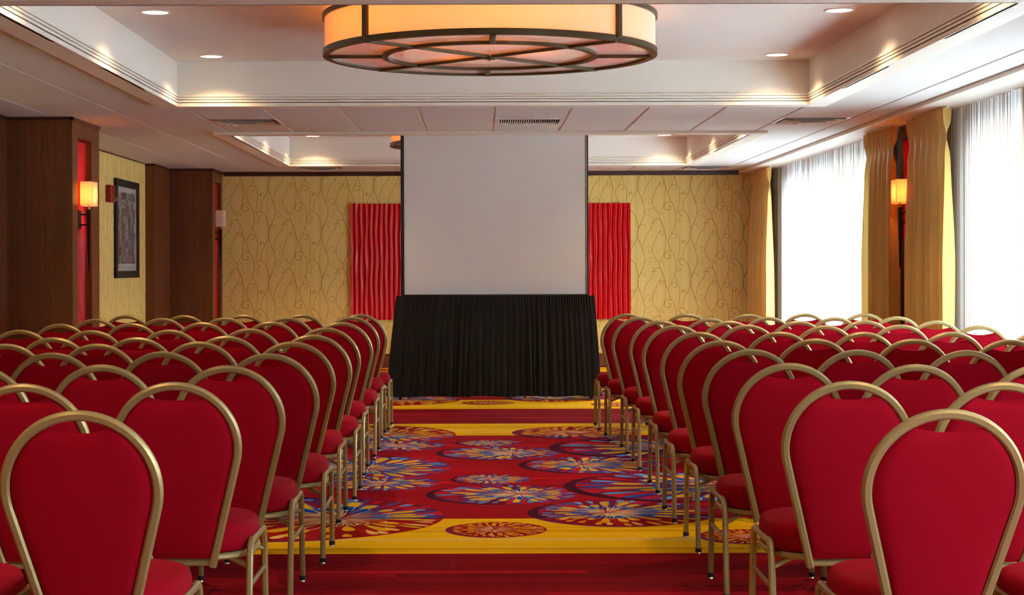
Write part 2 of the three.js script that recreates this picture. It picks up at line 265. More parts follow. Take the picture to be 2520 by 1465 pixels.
// ---------------------------------------------------------------- ceiling: tiles, grid, three coffers, the border over the curtains
const ceiling = structGroup('ceiling');
const CX0 = -2.313, CX1 = 2.527, coffers = [[7.84, 12.77], [15.65, 20.33], [0.52, 4.95]];
{
  // structural slab above the tiles and round the coffers
  const s0 = CEIL + 0.03, s1 = CEIL + 0.08, T = 0.1, slabs = [bx(XL, CX0 - T, s0, s1, FAR, NEAR), bx(CX1 + T, XR + 0.2, s0, s1, FAR, NEAR)];
  const edges = [...coffers].sort((a, b) => a[0] - b[0]); let d = -NEAR;
  for (const [a, b] of edges) { slabs.push(bx(CX0 - T, CX1 + T, s0, s1, -d, -(a - T))); d = b + T; }
  slabs.push(bx(CX0 - T, CX1 + T, s0, s1, -d, FAR));
  obj('ceiling_slab', slabs, M.slab, ceiling);
  // lay-in tiles, each its own piece
  const JX = [], JZ = []; for (let j = -3; j <= 9; j++) JX.push(-2.32 + 0.6115 * j); JX[0] = XL; JX.push(3.42);
  for (let k = -16; k <= 18; k++) JZ.push(10.42 + 0.6206 * k); JZ.push(-FAR);
  const zz = JZ.filter((z, i) => i === JZ.length - 1 || z < -FAR - 0.05);
  const vents = [[-2.32, 14.14], [0.126, 14.14], [2.572, 14.14], [-2.32, 20.97], [2.572, 20.97]];
  const cache = new Map();
  for (let i = 0; i < JX.length - 1; i++) for (let k = 0; k < zz.length - 1; k++) {
    let x0 = JX[i] + 0.01, x1 = JX[i + 1] - 0.01, d0 = zz[k] + 0.001, d1 = zz[k + 1] - 0.001, gone = x1 - x0 < 0.03;
    for (const [a, b] of coffers) {
      const A = a - 0.03, B = b + 0.03;
      if (d1 <= A || d0 >= B || x1 <= CX0 - 0.02 || x0 >= CX1 + 0.02) continue;
      if (x0 < CX0 - 0.1) x1 = Math.min(x1, CX0 - 0.02); else if (x1 > CX1 + 0.1) x0 = Math.max(x0, CX1 + 0.02);
      else if (d0 < A) d1 = A; else if (d1 > B) d0 = B; else gone = true;
    }
    if (vents.some(([vx, vd]) => Math.abs(vx - JX[i]) < 0.05 && Math.abs(vd - zz[k]) < 0.1)) gone = true;
    if (gone || x1 - x0 < 0.03 || d1 - d0 < 0.03) continue;
    const key = `${(x1 - x0).toFixed(3)},${(d1 - d0).toFixed(3)}`;
    if (!cache.has(key)) cache.set(key, metreUV(new RoundedBoxGeometry(x1 - x0, 0.022, d1 - d0, 1, 0.002)));
    const t = obj('ceiling_tile', cache.get(key), M.tile, ceiling); t.position.set((x0 + x1) / 2, CEIL + 0.011, -(d0 + d1) / 2);
  }
  obj('rear_ceiling_panel', bx(XL, XR, CEIL, CEIL + 0.022, NEAR, -JZ[0] + 0.0005), M.tile, ceiling);
  for (const x of JX.slice(1, -1)) {
    const spans = []; let d = 0.5; const inside = x > CX0 - 0.05 && x < CX1 + 0.08;
    if (inside) { for (const [a, b] of edges) { if (a - 0.05 > d) spans.push([d, a - 0.05]); d = b + 0.05; } } spans.push([d, -FAR]);
    for (const [a, b] of spans) obj('grid_bar', bx(x - 0.012, x + 0.012, CEIL + 0.01, CEIL + 0.02, -a, -b), M.bar, ceiling);
  }
  for (const [a, b] of coffers) {
    const c = part('coffer', ceiling), BW = 0.16, za = -a, zb = -b;
    // the plaster border that stands proud of the tiles
    obj('border', [rb(CX0 - BW, CX0, BORDER, CEIL + 0.03, za + BW, zb - BW, 0.003), rb(CX1, CX1 + BW, BORDER, CEIL + 0.03, za + BW, zb - BW, 0.003), rb(CX0 - 0.001, CX1 + 0.001, BORDER, CEIL + 0.03, za, za + BW, 0.003), rb(CX0 - 0.001, CX1 + 0.001, BORDER, CEIL + 0.03, zb - BW, zb, 0.003)], M.trim, c);
    // stepped moulding: four flat bands with narrow grooves between them
    const bands = [[BORDER, BORDER + 0.028, 0.004], [BORDER + 0.033, BORDER + 0.05, 0.007], [BORDER + 0.054, BORDER + 0.069, 0.011], [BORDER + 0.073, BORDER + 0.09, 0.015]];
    for (const [y0, y1, p] of bands) for (const side of [0, 1, 2, 3]) {
      const e = 0.004;
      const g = side === 0 ? rb(CX0 - 0.02, CX0 + p, y0, y1, za, zb, e / 2) : side === 1 ? rb(CX1 - p, CX1 + 0.02, y0, y1, za, zb, e / 2) : side === 2 ? rb(CX0, CX1, y0, y1, za + 0.02, za - p, e / 2) : rb(CX0, CX1, y0, y1, zb - 0.02, zb + p, e / 2);
      obj('moulding_band', g, M.trim, c);
    }
    obj('coffer_wall', bx(CX0 - 0.08, CX0, BORDER + 0.01, LID + 0.05, za + 0.08, zb - 0.08), M.white, c); obj('coffer_wall', bx(CX1, CX1 + 0.08, BORDER + 0.01, LID + 0.05, za + 0.08, zb - 0.08), M.white, c);
    obj('coffer_wall', bx(CX0, CX1, BORDER + 0.01, LID + 0.05, za, za + 0.08), M.white, c); obj('coffer_wall', bx(CX0, CX1, BORDER + 0.01, LID + 0.05, zb - 0.08, zb), M.white, c);
    obj('coffer_lid', bx(CX0 - 0.08, CX1 + 0.08, LID, LID + 0.06, za + 0.08, zb - 0.08), M.white, c);
  }
  obj('curtain_border', rb(3.42, XR + 0.001, BORDER - 0.006, CEIL + 0.03, FAR, NEAR, 0.004), M.trim, ceiling);
}
// ceiling outlets
function diffuser(x, d, label) {                   // square, stepped cones
  const t = thing('ceiling_diffuser', label, 'vent', [x + 0.306, CEIL, -(d + 0.31)], 0), W2 = 0.296;
  obj('outer_frame', frameRing(W2, W2 - 0.03, 0, 0.012), M.vent, t);
  const rings = [[0.262, 0.21, -0.012], [0.19, 0.14, -0.02], [0.12, 0.06, -0.028]];
  for (const [o, i, y] of rings) obj('vane', coneRing(o, i, y, y + 0.034), M.vent, t);
  obj('throat', bx(-W2, W2, 0.027, 0.03, -W2, W2), M.throat, t);
  return t;
}
function frameRing(o, i, y0, y1) { return mergeGeometries([plain(rb(-o, o, y0, y1, -o, -i, 0.002)), plain(rb(-o, o, y0, y1, i, o, 0.002)), plain(rb(-o, -i, y0, y1, -i, i, 0.002)), plain(rb(i, o, y0, y1, -i, i, 0.002))]); }
function coneRing(o, i, y0, y1) {                  // a square skirt sloping from o (low) to i (high)
  const P = [], I = [], t = 0.003;
  for (const [r, y] of [[o, y0], [i, y1], [i - t, y1], [o - t, y0]]) for (const [sx, sz] of [[-1, -1], [1, -1], [1, 1], [-1, 1]]) P.push(sx * r, y, sz * r);
  for (let l = 0; l < 4; l++) for (let k = 0; k < 4; k++) { const a = l * 4 + k, b = l * 4 + (k + 1) % 4, c = ((l + 1) % 4) * 4 + k, d = ((l + 1) % 4) * 4 + (k + 1) % 4; I.push(a, b, d, a, d, c); }
  const g = new THREE.BufferGeometry(); g.setAttribute('position', new THREE.Float32BufferAttribute(P, 3)); g.setIndex(I); return toCreasedNormals(g, 0.4);
}
diffuser(-2.32, 14.14, 'square white ceiling diffuser between the coffers on the wood pillar side');
diffuser(2.572, 14.14, 'square white ceiling diffuser between the coffers near the gold curtains');
diffuser(-2.32, 20.97, 'square ceiling diffuser by the far wallpapered wall on the pillar side');
diffuser(2.572, 20.97, 'square ceiling diffuser by the far wallpapered wall on the window side');
{ // return grille
  const t = thing('ceiling_grille', 'white rectangular ceiling grille with many narrow blades between the coffers', 'vent', [0.432, CEIL, -14.45]);
  obj('grille_frame', [rb(-0.296, 0.296, -0.006, 0.01, -0.3, -0.24, 0.002), rb(-0.296, 0.296, -0.006, 0.01, 0.24, 0.3, 0.002), rb(-0.296, -0.265, -0.006, 0.01, -0.24, 0.24, 0.002), rb(0.265, 0.296, -0.006, 0.01, -0.24, 0.24, 0.002)], M.vent, t);
  const blade = new THREE.BoxGeometry(0.002, 0.022, 0.48).rotateZ(-0.6);
  for (let k = 0; k < 27; k++) { const b = obj('blade', blade, M.vent, t); b.position.set(-0.255 + 0.51 * k / 26, 0.012, 0); }
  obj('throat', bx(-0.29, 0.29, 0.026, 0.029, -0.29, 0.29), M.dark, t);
}

// ---------------------------------------------------------------- lamps
const ordinal = ['first', 'second', 'third', 'fourth', 'fifth', 'sixth', 'seventh', 'eighth', 'ninth', 'tenth'];
const canGeo = new THREE.LatheGeometry([[0.078, 0.02], [0.077, 0.0], [0.082, -0.006], [0.093, -0.005], [0.094, 0.0], [0.09, 0.002]].map((p) => new THREE.Vector2(...p)), 48), lensGeo = new THREE.CircleGeometry(0.078, 48).rotateX(PI / 2);
[[0, [8.13, 10.28, 12.43], 'in the nearer coffer'], [1, [15.97, 18.0, 20.0], 'in the coffer over the screen'], [2, [0.85, 2.72, 4.6], 'over the rear chairs']].forEach(([ci, ds, where]) => {
  for (const [x, side] of [[-1.996, 'pillar'], [2.224, 'window']]) ds.forEach((d, k) => {
    const t = thing('downlight', `round downlight ${where}, ${side} side, ${['third', 'second', 'first'][k]} from the far wall`, 'downlight', [x, LID, -d], 0, 'recessed downlights in the coffers');
    obj('trim_ring', canGeo, M.bar, t); const l = obj('lens', lensGeo, M.lens, t); l.position.y = -0.003;
    const s = new THREE.SpotLight(0xffd8a8, DOWN_I, 0, 1.12, 1, 2); s.position.set(x, LID - 0.012, -d); s.target.position.set(x, 0, -d); s.castShadow = true; s.shadow.radius = 3; s.name = 'downlight_lamp'; scene.add(s, s.target);
  });
});
function drumLamp(d, label) {
  const t = thing('drum_lamp', label, 'ceiling lamp', [0.068, 2.611, -d], 0.012), R = 1.03;
  const ring = (r0, r1, y0, y1) => new THREE.LatheGeometry([[r0, y0], [r1, y0], [r1, y1], [r0, y1], [r0, y0]].map((p) => new THREE.Vector2(...p)), 128);
  const flat = (g) => toCreasedNormals(g, 0.5);
  obj('bottom_ring', flat(ring(R - 0.045, R, 0, 0.034)), M.bronze, t); obj('top_ring', flat(ring(R - 0.02, R + 0.002, 0.225, 0.255)), M.bronze, t); obj('inner_ring', flat(ring(0.63, 0.665, -0.006, 0.012)), M.bronze, t);
  for (let k = 0; k < 4; k++) {
    const a = PI / 4 + k * PI / 2;
    const p = obj('post', rb(-0.018, 0.018, 0.02, 0.24, -0.012, 0.012, 0.003), M.bronze, t); p.position.set(Math.sin(a) * (R + 0.001), 0, Math.cos(a) * (R + 0.001)); p.rotation.y = a;
    obj('shade_panel', new THREE.CylinderGeometry(R - 0.012, R - 0.012, 0.215, 40, 1, true, a, PI / 2).translate(0, 0.13, 0), M.drum, t);
    const s = obj('spoke', rb(-0.013, 0.013, -0.006, 0.012, 0.02, R - 0.02, 0.003), M.bronze, t); s.rotation.y = a;
    const q = obj('short_spoke', rb(-0.017, 0.017, -0.006, 0.012, 0.65, R - 0.03, 0.003), M.bronze, t); q.rotation.y = k * PI / 2;
    const rod = obj('hanger_rod', new THREE.CylinderGeometry(0.006, 0.006, 0.06, 12).translate(Math.sin(a) * (R - 0.01), 0.253, Math.cos(a) * (R - 0.01)), M.bronze, t);
    obj('diffuser_panel', new THREE.CircleGeometry(0.64, 24, a, PI / 2).rotateX(PI / 2).translate(0, 0.014, 0), M.acrylic, t);
  }
  for (let k = 0; k < 8; k++) obj('diffuser_panel', new THREE.RingGeometry(0.64, R - 0.03, 16, 1, k * PI / 4, PI / 4).rotateX(PI / 2).translate(0, 0.014, 0), M.acrylic, t);
  obj('hub', new THREE.CylinderGeometry(0.035, 0.035, 0.02, 24).translate(0, -0.004, 0), M.bronze, t); obj('finial', new THREE.SphereGeometry(0.008, 12, 8).translate(0, -0.018, 0), M.brass, t);
  for (let k = 0; k < 4; k++) {
    const a = 2.75 + k * PI / 2, x = -0.08 + 0.4 * Math.cos(a), z = 0.22 + 0.4 * Math.sin(a);
    obj('bulb', new THREE.SphereGeometry(0.035, 20, 14).translate(x, 0.14, z), M.bulb, t);
    const l = new THREE.PointLight(0xff8a34, DRUM_I, 0, 2); l.position.set(x, 0.14, z); l.castShadow = true; l.shadow.radius = 1.6; l.name = 'drum_bulb_lamp'; t.add(l);
  }
}
drumLamp(10.3, 'large round drum ceiling lamp with amber fabric sides and bronze spokes');
drumLamp(17.99, 'drum ceiling lamp half hidden behind the projection screen');
drumLamp(2.72, 'drum ceiling lamp over the rear rows of chairs');

// a sconce on a wall that faces +x in its own axes
function pleatedBox(w, h, d, y0, bulge) {
  const per = [], n = 26; const c = [[-d / 2, -w / 2], [d / 2, -w / 2], [d / 2, w / 2], [-d / 2, w / 2]];
  for (let k = 0; k < 4; k++) { const a = c[k], b = c[(k + 1) % 4], m = k % 2 ? n : Math.round(n * d / w); for (let i = 0; i < m; i++) per.push([lerp(a[0], b[0], i / m), lerp(a[1], b[1], i / m)]); }
  per.push(per[0]);
  const N = per.length - 1, V = 8;
  const at = (i, v) => { const [x, z] = per[i], k = 1 + bulge * Math.sin(PI * v) + (i % 2 ? 0.012 : -0.006); return [x * k, y0 + h * v, z * k]; };
  return grid(N, V, (u, v) => at(Math.round(u * N), v));
}
function taper(w0, d0, w1, d1, y0, y1, x) {        // a four-sided spike, w1 at the top
  const P = []; for (const [w, d, y] of [[w0, d0, y0], [w1, d1, y1]]) for (const [sx, sz] of [[-1, -1], [1, -1], [1, 1], [-1, 1]]) P.push(x + sx * d / 2, y, sz * w / 2);
  const I = []; for (let k = 0; k < 4; k++) { const a = k, b = (k + 1) % 4; I.push(a, a + 4, b + 4, a, b + 4, b); } I.push(0, 1, 2, 0, 2, 3, 4, 6, 5, 4, 7, 6);
  const g = new THREE.BufferGeometry(); g.setAttribute('position', new THREE.Float32BufferAttribute(P, 3)); g.setIndex(I); return toCreasedNormals(g, 0.3);
}
function sconce(x, y, z, turn, lit, label) {
  const t = thing('wall_sconce', label, 'wall lamp', [x, y, z], turn, undefined), sx = 0.09;
  obj('back_plate', rb(0, 0.014, 0.36, 0.52, -0.05, 0.05, 0.003), M.darkMetal, t);
  for (const yy of [0.395, 0.485]) obj('arm', new THREE.CylinderGeometry(0.008, 0.008, sx - 0.01, 14).rotateZ(PI / 2).translate(sx / 2, yy, 0), M.darkMetal, t);
  obj('torch', taper(0.01, 0.008, 0.048, 0.036, 0, 0.525, sx), M.darkMetal, t);
  obj('neck', new THREE.CylinderGeometry(0.012, 0.012, 0.07, 16).translate(sx, 0.555, 0), M.brass, t);
  const sh = obj('shade', pleatedBox(0.21, 0.205, 0.1, 0, 0.03).translate(sx, 0.558, 0), M.shade, t);
  for (const yy of [0.556, 0.757]) obj('shade_trim', [bx(sx - 0.052, sx + 0.052, yy, yy + 0.007, -0.107, -0.104), bx(sx - 0.052, sx + 0.052, yy, yy + 0.007, 0.104, 0.107), bx(sx + 0.049, sx + 0.052, yy, yy + 0.007, -0.104, 0.104), bx(sx - 0.052, sx - 0.049, yy, yy + 0.007, -0.104, 0.104)], M.shade, sh);
  if (lit) {
    obj('bulb', new THREE.SphereGeometry(0.022, 18, 12).translate(sx, 0.65, 0), M.bulb, t);
    const l = new THREE.PointLight(0xff8c2c, SCONCE_I, 0, 2); l.position.set(sx, 0.65, 0); l.castShadow = true; l.name = 'sconce_bulb_lamp'; t.add(l);
  } else obj('bulb', new THREE.SphereGeometry(0.022, 18, 12).translate(sx, 0.65, 0), M.white, t);
}

// ---------------------------------------------------------------- red rippled panels and wood pillars
function rippled(w, h, pitch, amp, seed, perRib = 9, rows = 48) {   // faces +z, its back on z = 0
  const n = valueNoise(16, 16, seed), nu = Math.round(w / pitch * perRib);
  const hgt = (x, y) => { const p = x / pitch + 0.11 * Math.sin(2 * PI * y / 0.7 + 9 * n(x * 15, 0.5)) * (0.2 + 0.9 * n(x * 9, y * 2)); return amp * (1 - Math.abs(Math.sin(PI * p))); };
  const g = grid(nu, rows, (u, v) => [(u - 0.5) * w, v * h, 0.018 + hgt(u * w, v * h)]);
  return [g, bx(-w / 2, w / 2, 0, h, 0, 0.018)];
}
const RIP = rippled(0.5, 2.05, 0.062, 0.02, 81, 10, 70);
function pillar(z0, z1, label, hasSteps) {          // z0 nearer, z1 further, both as distances from the camera
  const t = thing('wood_pillar', label, 'pillar', [0, 0, 0]), X = -3.39, m = 0.17, a = -z0, b = -z1, ra = a - m, rb_ = b + m > ra - 0.5 ? ra - 0.5 : ra - 0.5;
  obj('pillar_core', bx(XL, X - 0.09, 0, CEIL, a, b), M.wood, t);
  obj('front_panel', bx(XL + 0.1, X - 0.001, 0, CEIL - 0.0005, a, a + 0.02), M.wood, t);
  obj('stile', bx(X - 0.09, X, 0, CEIL - 0.0005, a, ra), M.woodFrame, t); obj('stile', bx(X - 0.09, X, 0, CEIL - 0.0005, rb_, b), M.woodFrame, t);
  obj('rail', bx(X - 0.09, X, 2.42, CEIL - 0.0005, ra, rb_), M.woodFrame, t); obj('rail', bx(X - 0.09, X, 0, 0.35, ra, rb_), M.woodFrame, t);
  const r = obj('red_inset', RIP, M.red, t); r.rotation.y = PI / 2; r.position.set(X - 0.09, 0.355, (ra + rb_) / 2);
  obj('side_return', bx(XL, XL + 0.105, 0, CEIL - 0.0005, a + 1.03, a), M.woodFrame, t);
  obj('side_return_face', bx(XL, XL + 0.106, 0, CEIL - 0.0005, a + 1.03, a + 1.045), M.wood, t);
  if (hasSteps) obj('side_return', bx(XL, XL + 0.105, 0, CEIL - 0.0005, b, b - 1.03), M.wood, t);
  const y0 = CEIL - 0.03, y1 = CEIL - 0.0008, e = 0.014;
  obj('crown', [rb(XL + 0.1, X + e, y0, y1, a, a + 0.02 + e, 0.005), rb(X - 0.02, X + e, y0, y1, a + 0.02 + e, b, 0.005), rb(XL, XL + 0.105 + e, y0, y1, a + 1.02, a + 1.045 + e, 0.005), rb(XL + 0.09, XL + 0.105 + e, y0, y1, a + 0.03, a + 1.03, 0.005)], M.woodDark, t);
}
pillar(13.9, 14.86, 'dark brown wood pillar with red inset and lit sconce, beside the framed picture', true);
pillar(21.19, 21.97, 'dark brown wood pillar in the corner of the far wall, sconce unlit', false);
pillar(6.1, 7.06, 'dark brown wood pillar beside the rear chairs', true);
sconce(-3.445, 1.29, -14.32, 0, true, 'lit wall sconce with pleated shade on the pillar by the framed picture');
sconce(-3.445, 1.29, -21.6, 0, false, 'unlit wall sconce with white pleated shade on the corner pillar');
function pilaster(d, label) {
  const t = thing('wall_pilaster', label, 'pilaster', [0, 0, 0]), x0 = 3.745, top = BORDER - 0.0065;
  obj('pilaster_core', bx(x0, XR, 0, top, -d + 0.42, -d - 0.42), M.wood, t);
  obj('stile', bx(x0 - 0.03, x0, 0, top, -d + 0.42, -d + 0.25), M.woodFrame, t); obj('stile', bx(x0 - 0.03, x0, 0, top, -d - 0.25, -d - 0.42), M.woodFrame, t);
  obj('rail', bx(x0 - 0.03, x0, 2.42, top, -d + 0.25, -d - 0.25), M.woodFrame, t); obj('rail', bx(x0 - 0.03, x0, 0, 0.35, -d + 0.25, -d - 0.25), M.woodFrame, t);
  const r = obj('red_inset', RIP, M.red, t); r.rotation.y = -PI / 2; r.position.set(x0, 0.355, -d);
}
pilaster(14.3, 'narrow wall pilaster with red inset between the two gold drapes');
sconce(3.7, 1.29, -14.3, PI, true, 'glowing amber wall sconce between the two gold drapes');
{
  const t = thing('wall_panel', 'wide red panel of rippled upright ribs on the far wall behind the screen', 'wall panel', [0.148, 0.62, FAR]);
  obj('rippled_face', rippled(3.69, 1.53, 0.0655, 0.026, 91, 9, 56), M.red, t);
}

// ---------------------------------------------------------------- picture and alarm on the left wall
{
  const t = thing('framed_picture', 'black framed picture of grey and blue patchwork on the yellow wallpaper', 'picture', [XL, 1.2, -19.02]), w = 0.615, h = 1.11, f = 0.08;
  obj('picture_frame', [rb(0, 0.035, 0, f, -w, w, 0.004), rb(0, 0.035, h - f, h, -w, w, 0.004), rb(0, 0.035, f, h - f, -w, -w + f, 0.004), rb(0, 0.035, f, h - f, w - f, w, 0.004)], M.black, t);
  obj('mat_board', bx(0, 0.012, f, h - f, -w + f, w - f), M.mat, t);
  obj('print', new THREE.PlaneGeometry(2 * w - 2 * f - 0.13, h - 2 * f - 0.14).rotateY(PI / 2).translate(0.0135, h / 2 + 0.012, 0), M.art, t);
  obj('glazing', new THREE.PlaneGeometry(2 * w - 2 * f, h - 2 * f).rotateY(PI / 2).translate(0.022, h / 2, 0), M.pictureGlass, t);
  const a = thing('fire_alarm', 'red fire alarm box with clear strobe beside the framed picture', 'fire alarm', [XL, 2.03, -18.12]);
  obj('alarm_body', rb(0, 0.06, 0, 0.185, -0.11, 0.11, 0.008), M.redBox, a);
  obj('strobe_lens', new THREE.SphereGeometry(0.028, 20, 14).scale(0.9, 0.8, 1.1).translate(0.075, 0.035, -0.05), M.strobe, a);
  obj('reflector', new THREE.CylinderGeometry(0.03, 0.03, 0.008, 20).rotateZ(PI / 2).translate(0.062, 0.035, -0.05), M.chrome, a);
  obj('speaker_grille', new THREE.CylinderGeometry(0.05, 0.05, 0.004, 28).rotateZ(PI / 2).translate(0.061, 0.12, 0), M.redBox, a);
}

// ---------------------------------------------------------------- projection screen and its skirt
{
  const t = thing('projection_screen', 'tall white projection screen with black edges above the black skirt', 'screen', [0.162, 0, -16.6]), w = 0.911, y0 = 1.04, y1 = 2.86;
  obj('screen_fabric', bx(-w, w, y0, y1, 0, 0.004), M.screen, t);
  obj('side_border', rb(-w - 0.034, -w, y0 - 0.02, y1, -0.008, 0.014, 0.003), M.black, t); obj('side_border', rb(w, w + 0.012, y0 - 0.02, y1, -0.008, 0.014, 0.003), M.black, t);
  obj('edge_strip', rb(w - 0.02, w - 0.006, y0, y1, 0.0035, 0.006, 0.001), M.grey, t);
  obj('top_bar', rb(-w - 0.034, w + 0.02, y1 - 0.001, y1 + 0.025, -0.015, 0.02, 0.005), M.black, t); obj('bottom_bar', rb(-w - 0.03, w + 0.02, y0 - 0.06, y0 - 0.001, -0.03, 0.012, 0.008), M.black, t);
  obj('mast', new THREE.CylinderGeometry(0.016, 0.016, 2.7, 18).translate(0, 1.45, -0.06), M.black, t);
  for (let k = 0; k < 3; k++) { const a = k * 2 * PI / 3 + PI / 2; obj('leg', sweep([[0, 0.42, -0.06], [0.34 * Math.cos(a), 0.012, -0.06 - 0.34 * Math.sin(a) * 0.6]], [0, 1, 0], 0.02, 0.02), M.black, t); }
  const s = thing('screen_skirt', 'black gathered cloth skirt hanging to the carpet below the screen', 'skirt', [0.16, 0, -16.6]);
  const r = rng(55), ph = [], NF = 46; for (let i = 0; i < 12; i++) ph.push(r() * 2 * PI);
  const top = { x0: -0.985, x1: 0.979, z: 0.1, zb: -0.3 }, bot = { x0: -1.077, x1: 1.036, z: 0.25, zb: -0.36 };
  const around = (q, k) => {                       // along the three hanging sides, with the outward direction
    const L = [k.z - k.zb, k.x1 - k.x0, k.z - k.zb], f = [0.13, 0.74, 0.13];
    if (q < f[0]) return [k.x0, lerp(k.zb, k.z, q / f[0]), -1, 0];
    if (q < f[0] + f[1]) return [lerp(k.x0, k.x1, (q - f[0]) / f[1]), k.z, 0, 1];
    return [k.x1, lerp(k.z, k.zb, (q - f[0] - f[1]) / f[2]), 1, 0];
  };
  const cloth = grid(760, 40, (u, v) => {
    const a = around(u, top), b = around(u, bot), e = Math.pow(v, 0.9), corner = Math.min(Math.abs(u - 0.13), Math.abs(u - 0.87));
    const warp = u + 0.004 * Math.sin(2 * PI * 7 * u + ph[0]) + 0.003 * v * Math.sin(2 * PI * 11 * u + ph[1]);
    const fine = Math.sin(2 * PI * NF * 2.2 * warp + ph[2]), mid = Math.sin(2 * PI * NF * warp + ph[3] + 0.7 * Math.sin(2 * PI * 5 * u)), big = Math.sin(2 * PI * NF * 0.46 * warp + ph[4]);
    let o = 0.006 * fine * (1 - smooth(0.0, 0.25, v)) + (0.007 + 0.016 * smooth(0, 0.7, v)) * (0.55 * mid + 0.45 * big) * (0.7 + 0.3 * Math.sin(2 * PI * 3 * u + ph[5]));
    o *= 0.35 + 0.65 * smooth(0, 0.03, corner); if (v < 0.04) o *= 0.5 + 0.5 * v / 0.04;
    const y = lerp(1.026, 0.036, v) + (v < 0.02 ? 0.002 * Math.sin(2 * PI * NF * 2 * u) : 0) + (v > 0.97 ? 0.004 + 0.004 * Math.sin(2 * PI * 6 * u + ph[6]) : 0);
    return [lerp(a[0], b[0], e) + a[2] * o, y, lerp(a[1], b[1], e) + a[3] * o];
  });
  M.skirt.side = THREE.DoubleSide; obj('cloth', cloth, M.skirt, s);
  obj('top_rail', rb(-0.98, 0.975, 0.99, 1.014, 0.066, 0.09, 0.004), M.black, s); for (const x of [-0.95, 0.945]) obj('stand_leg', rb(x - 0.015, x + 0.015, 0, 0.99, 0.05, 0.08, 0.004), M.black, s);
}

// ---------------------------------------------------------------- curtains
function drape(d0, d1, x, folds, label, seed, flare = 0.12) {
  const r = rng(seed), p = [r() * 6, r() * 6, r() * 6], zc = -(d0 + d1) / 2, hw = (d1 - d0) / 2, T = 2.53;
  const g = grid(folds * 26, 46, (u, v) => {
    const s = (u - 0.5) * 2, pinch = 1 - 0.72 * Math.exp(-Math.pow((v - 0.085) / 0.03, 2));
    const A = lerp(0.03, 0.057, smooth(0.1, 0.5, v)) * pinch, w = 2 * PI * folds * (u + 0.012 * Math.sin(9 * u + p[0] + 2 * v) * smooth(0.1, 0.6, v)) + 0.4 * Math.sin(3 * v + p[1]);
    const cw = Math.cos(w); let o = A * (cw + 0.32 * Math.cos(2 * w + p[2]) + 0.18 * Math.sin(0.5 * w + 3 * v));
    if (v < 0.085) o += 0.013 * Math.cos(3 * w) * smooth(0.085, 0.03, v);
    return [x - o, T - v * (T - 0.015), zc + s * hw * (1 + flare * smooth(0.06, 0.9, v))];
  }, (u, v) => [u * 2, v * 4]);
  const t = thing('gold_drape', label, 'curtain', [0, 0, 0]);
  M.drape.side = THREE.DoubleSide; obj('drape_cloth', g, M.drape, t);
  obj('curtain_rail', rb(x - 0.012, x + 0.012, T + 0.0005, BORDER - 0.0062, zc - hw * 1.02, zc + hw * 1.02, 0.003), M.bar, t);
}
drape(12.82, 13.93, 3.605, 6, 'wide gold pinch-pleated drape on the near side of the amber sconce', 11, 0.06);
drape(14.5, 15.5, 3.61, 6, 'gold pinch-pleated drape between the amber sconce and the far window', 12, 0.05);
drape(20.5, 21.75, 3.585, 7, 'gold pinch-pleated drape in the corner against the far wallpaper', 13, 0.03);
function sheer(d0, d1, label, seed) {
  const n = valueNoise(400, 2, seed), L = d1 - d0, x = 3.75;
  const g = grid(Math.round(L * 90), 6, (u, v) => { const z = u * L, w = 2 * PI * (z / 0.095 + 0.9 * n(z * 5, 0)); return [x + (0.022 + 0.008 * v) * Math.sin(w) + 0.006 * Math.sin(0.37 * w), 2.538 - v * 2.52, -(d0 + z)]; }, (u, v) => [u * L / 1.3, v]);
  const t = thing('sheer_curtain', label, 'curtain'); obj('sheer_cloth', g, M.sheer, t);
  obj('curtain_rail', rb(x - 0.01, x + 0.01, 2.5385, BORDER - 0.0062, -d0, -d1, 0.001), M.bar, t);
}
sheer(14.95, 21.5, 'white sheer curtain over the window nearest the far wall', 61);
sheer(7.2, 13.6, 'white sheer curtain with brown shaded edge over the nearer window', 62);

sheer(2.1, 6.2, 'white sheer curtain drawn partly across the window beside the rear chairs', 63);

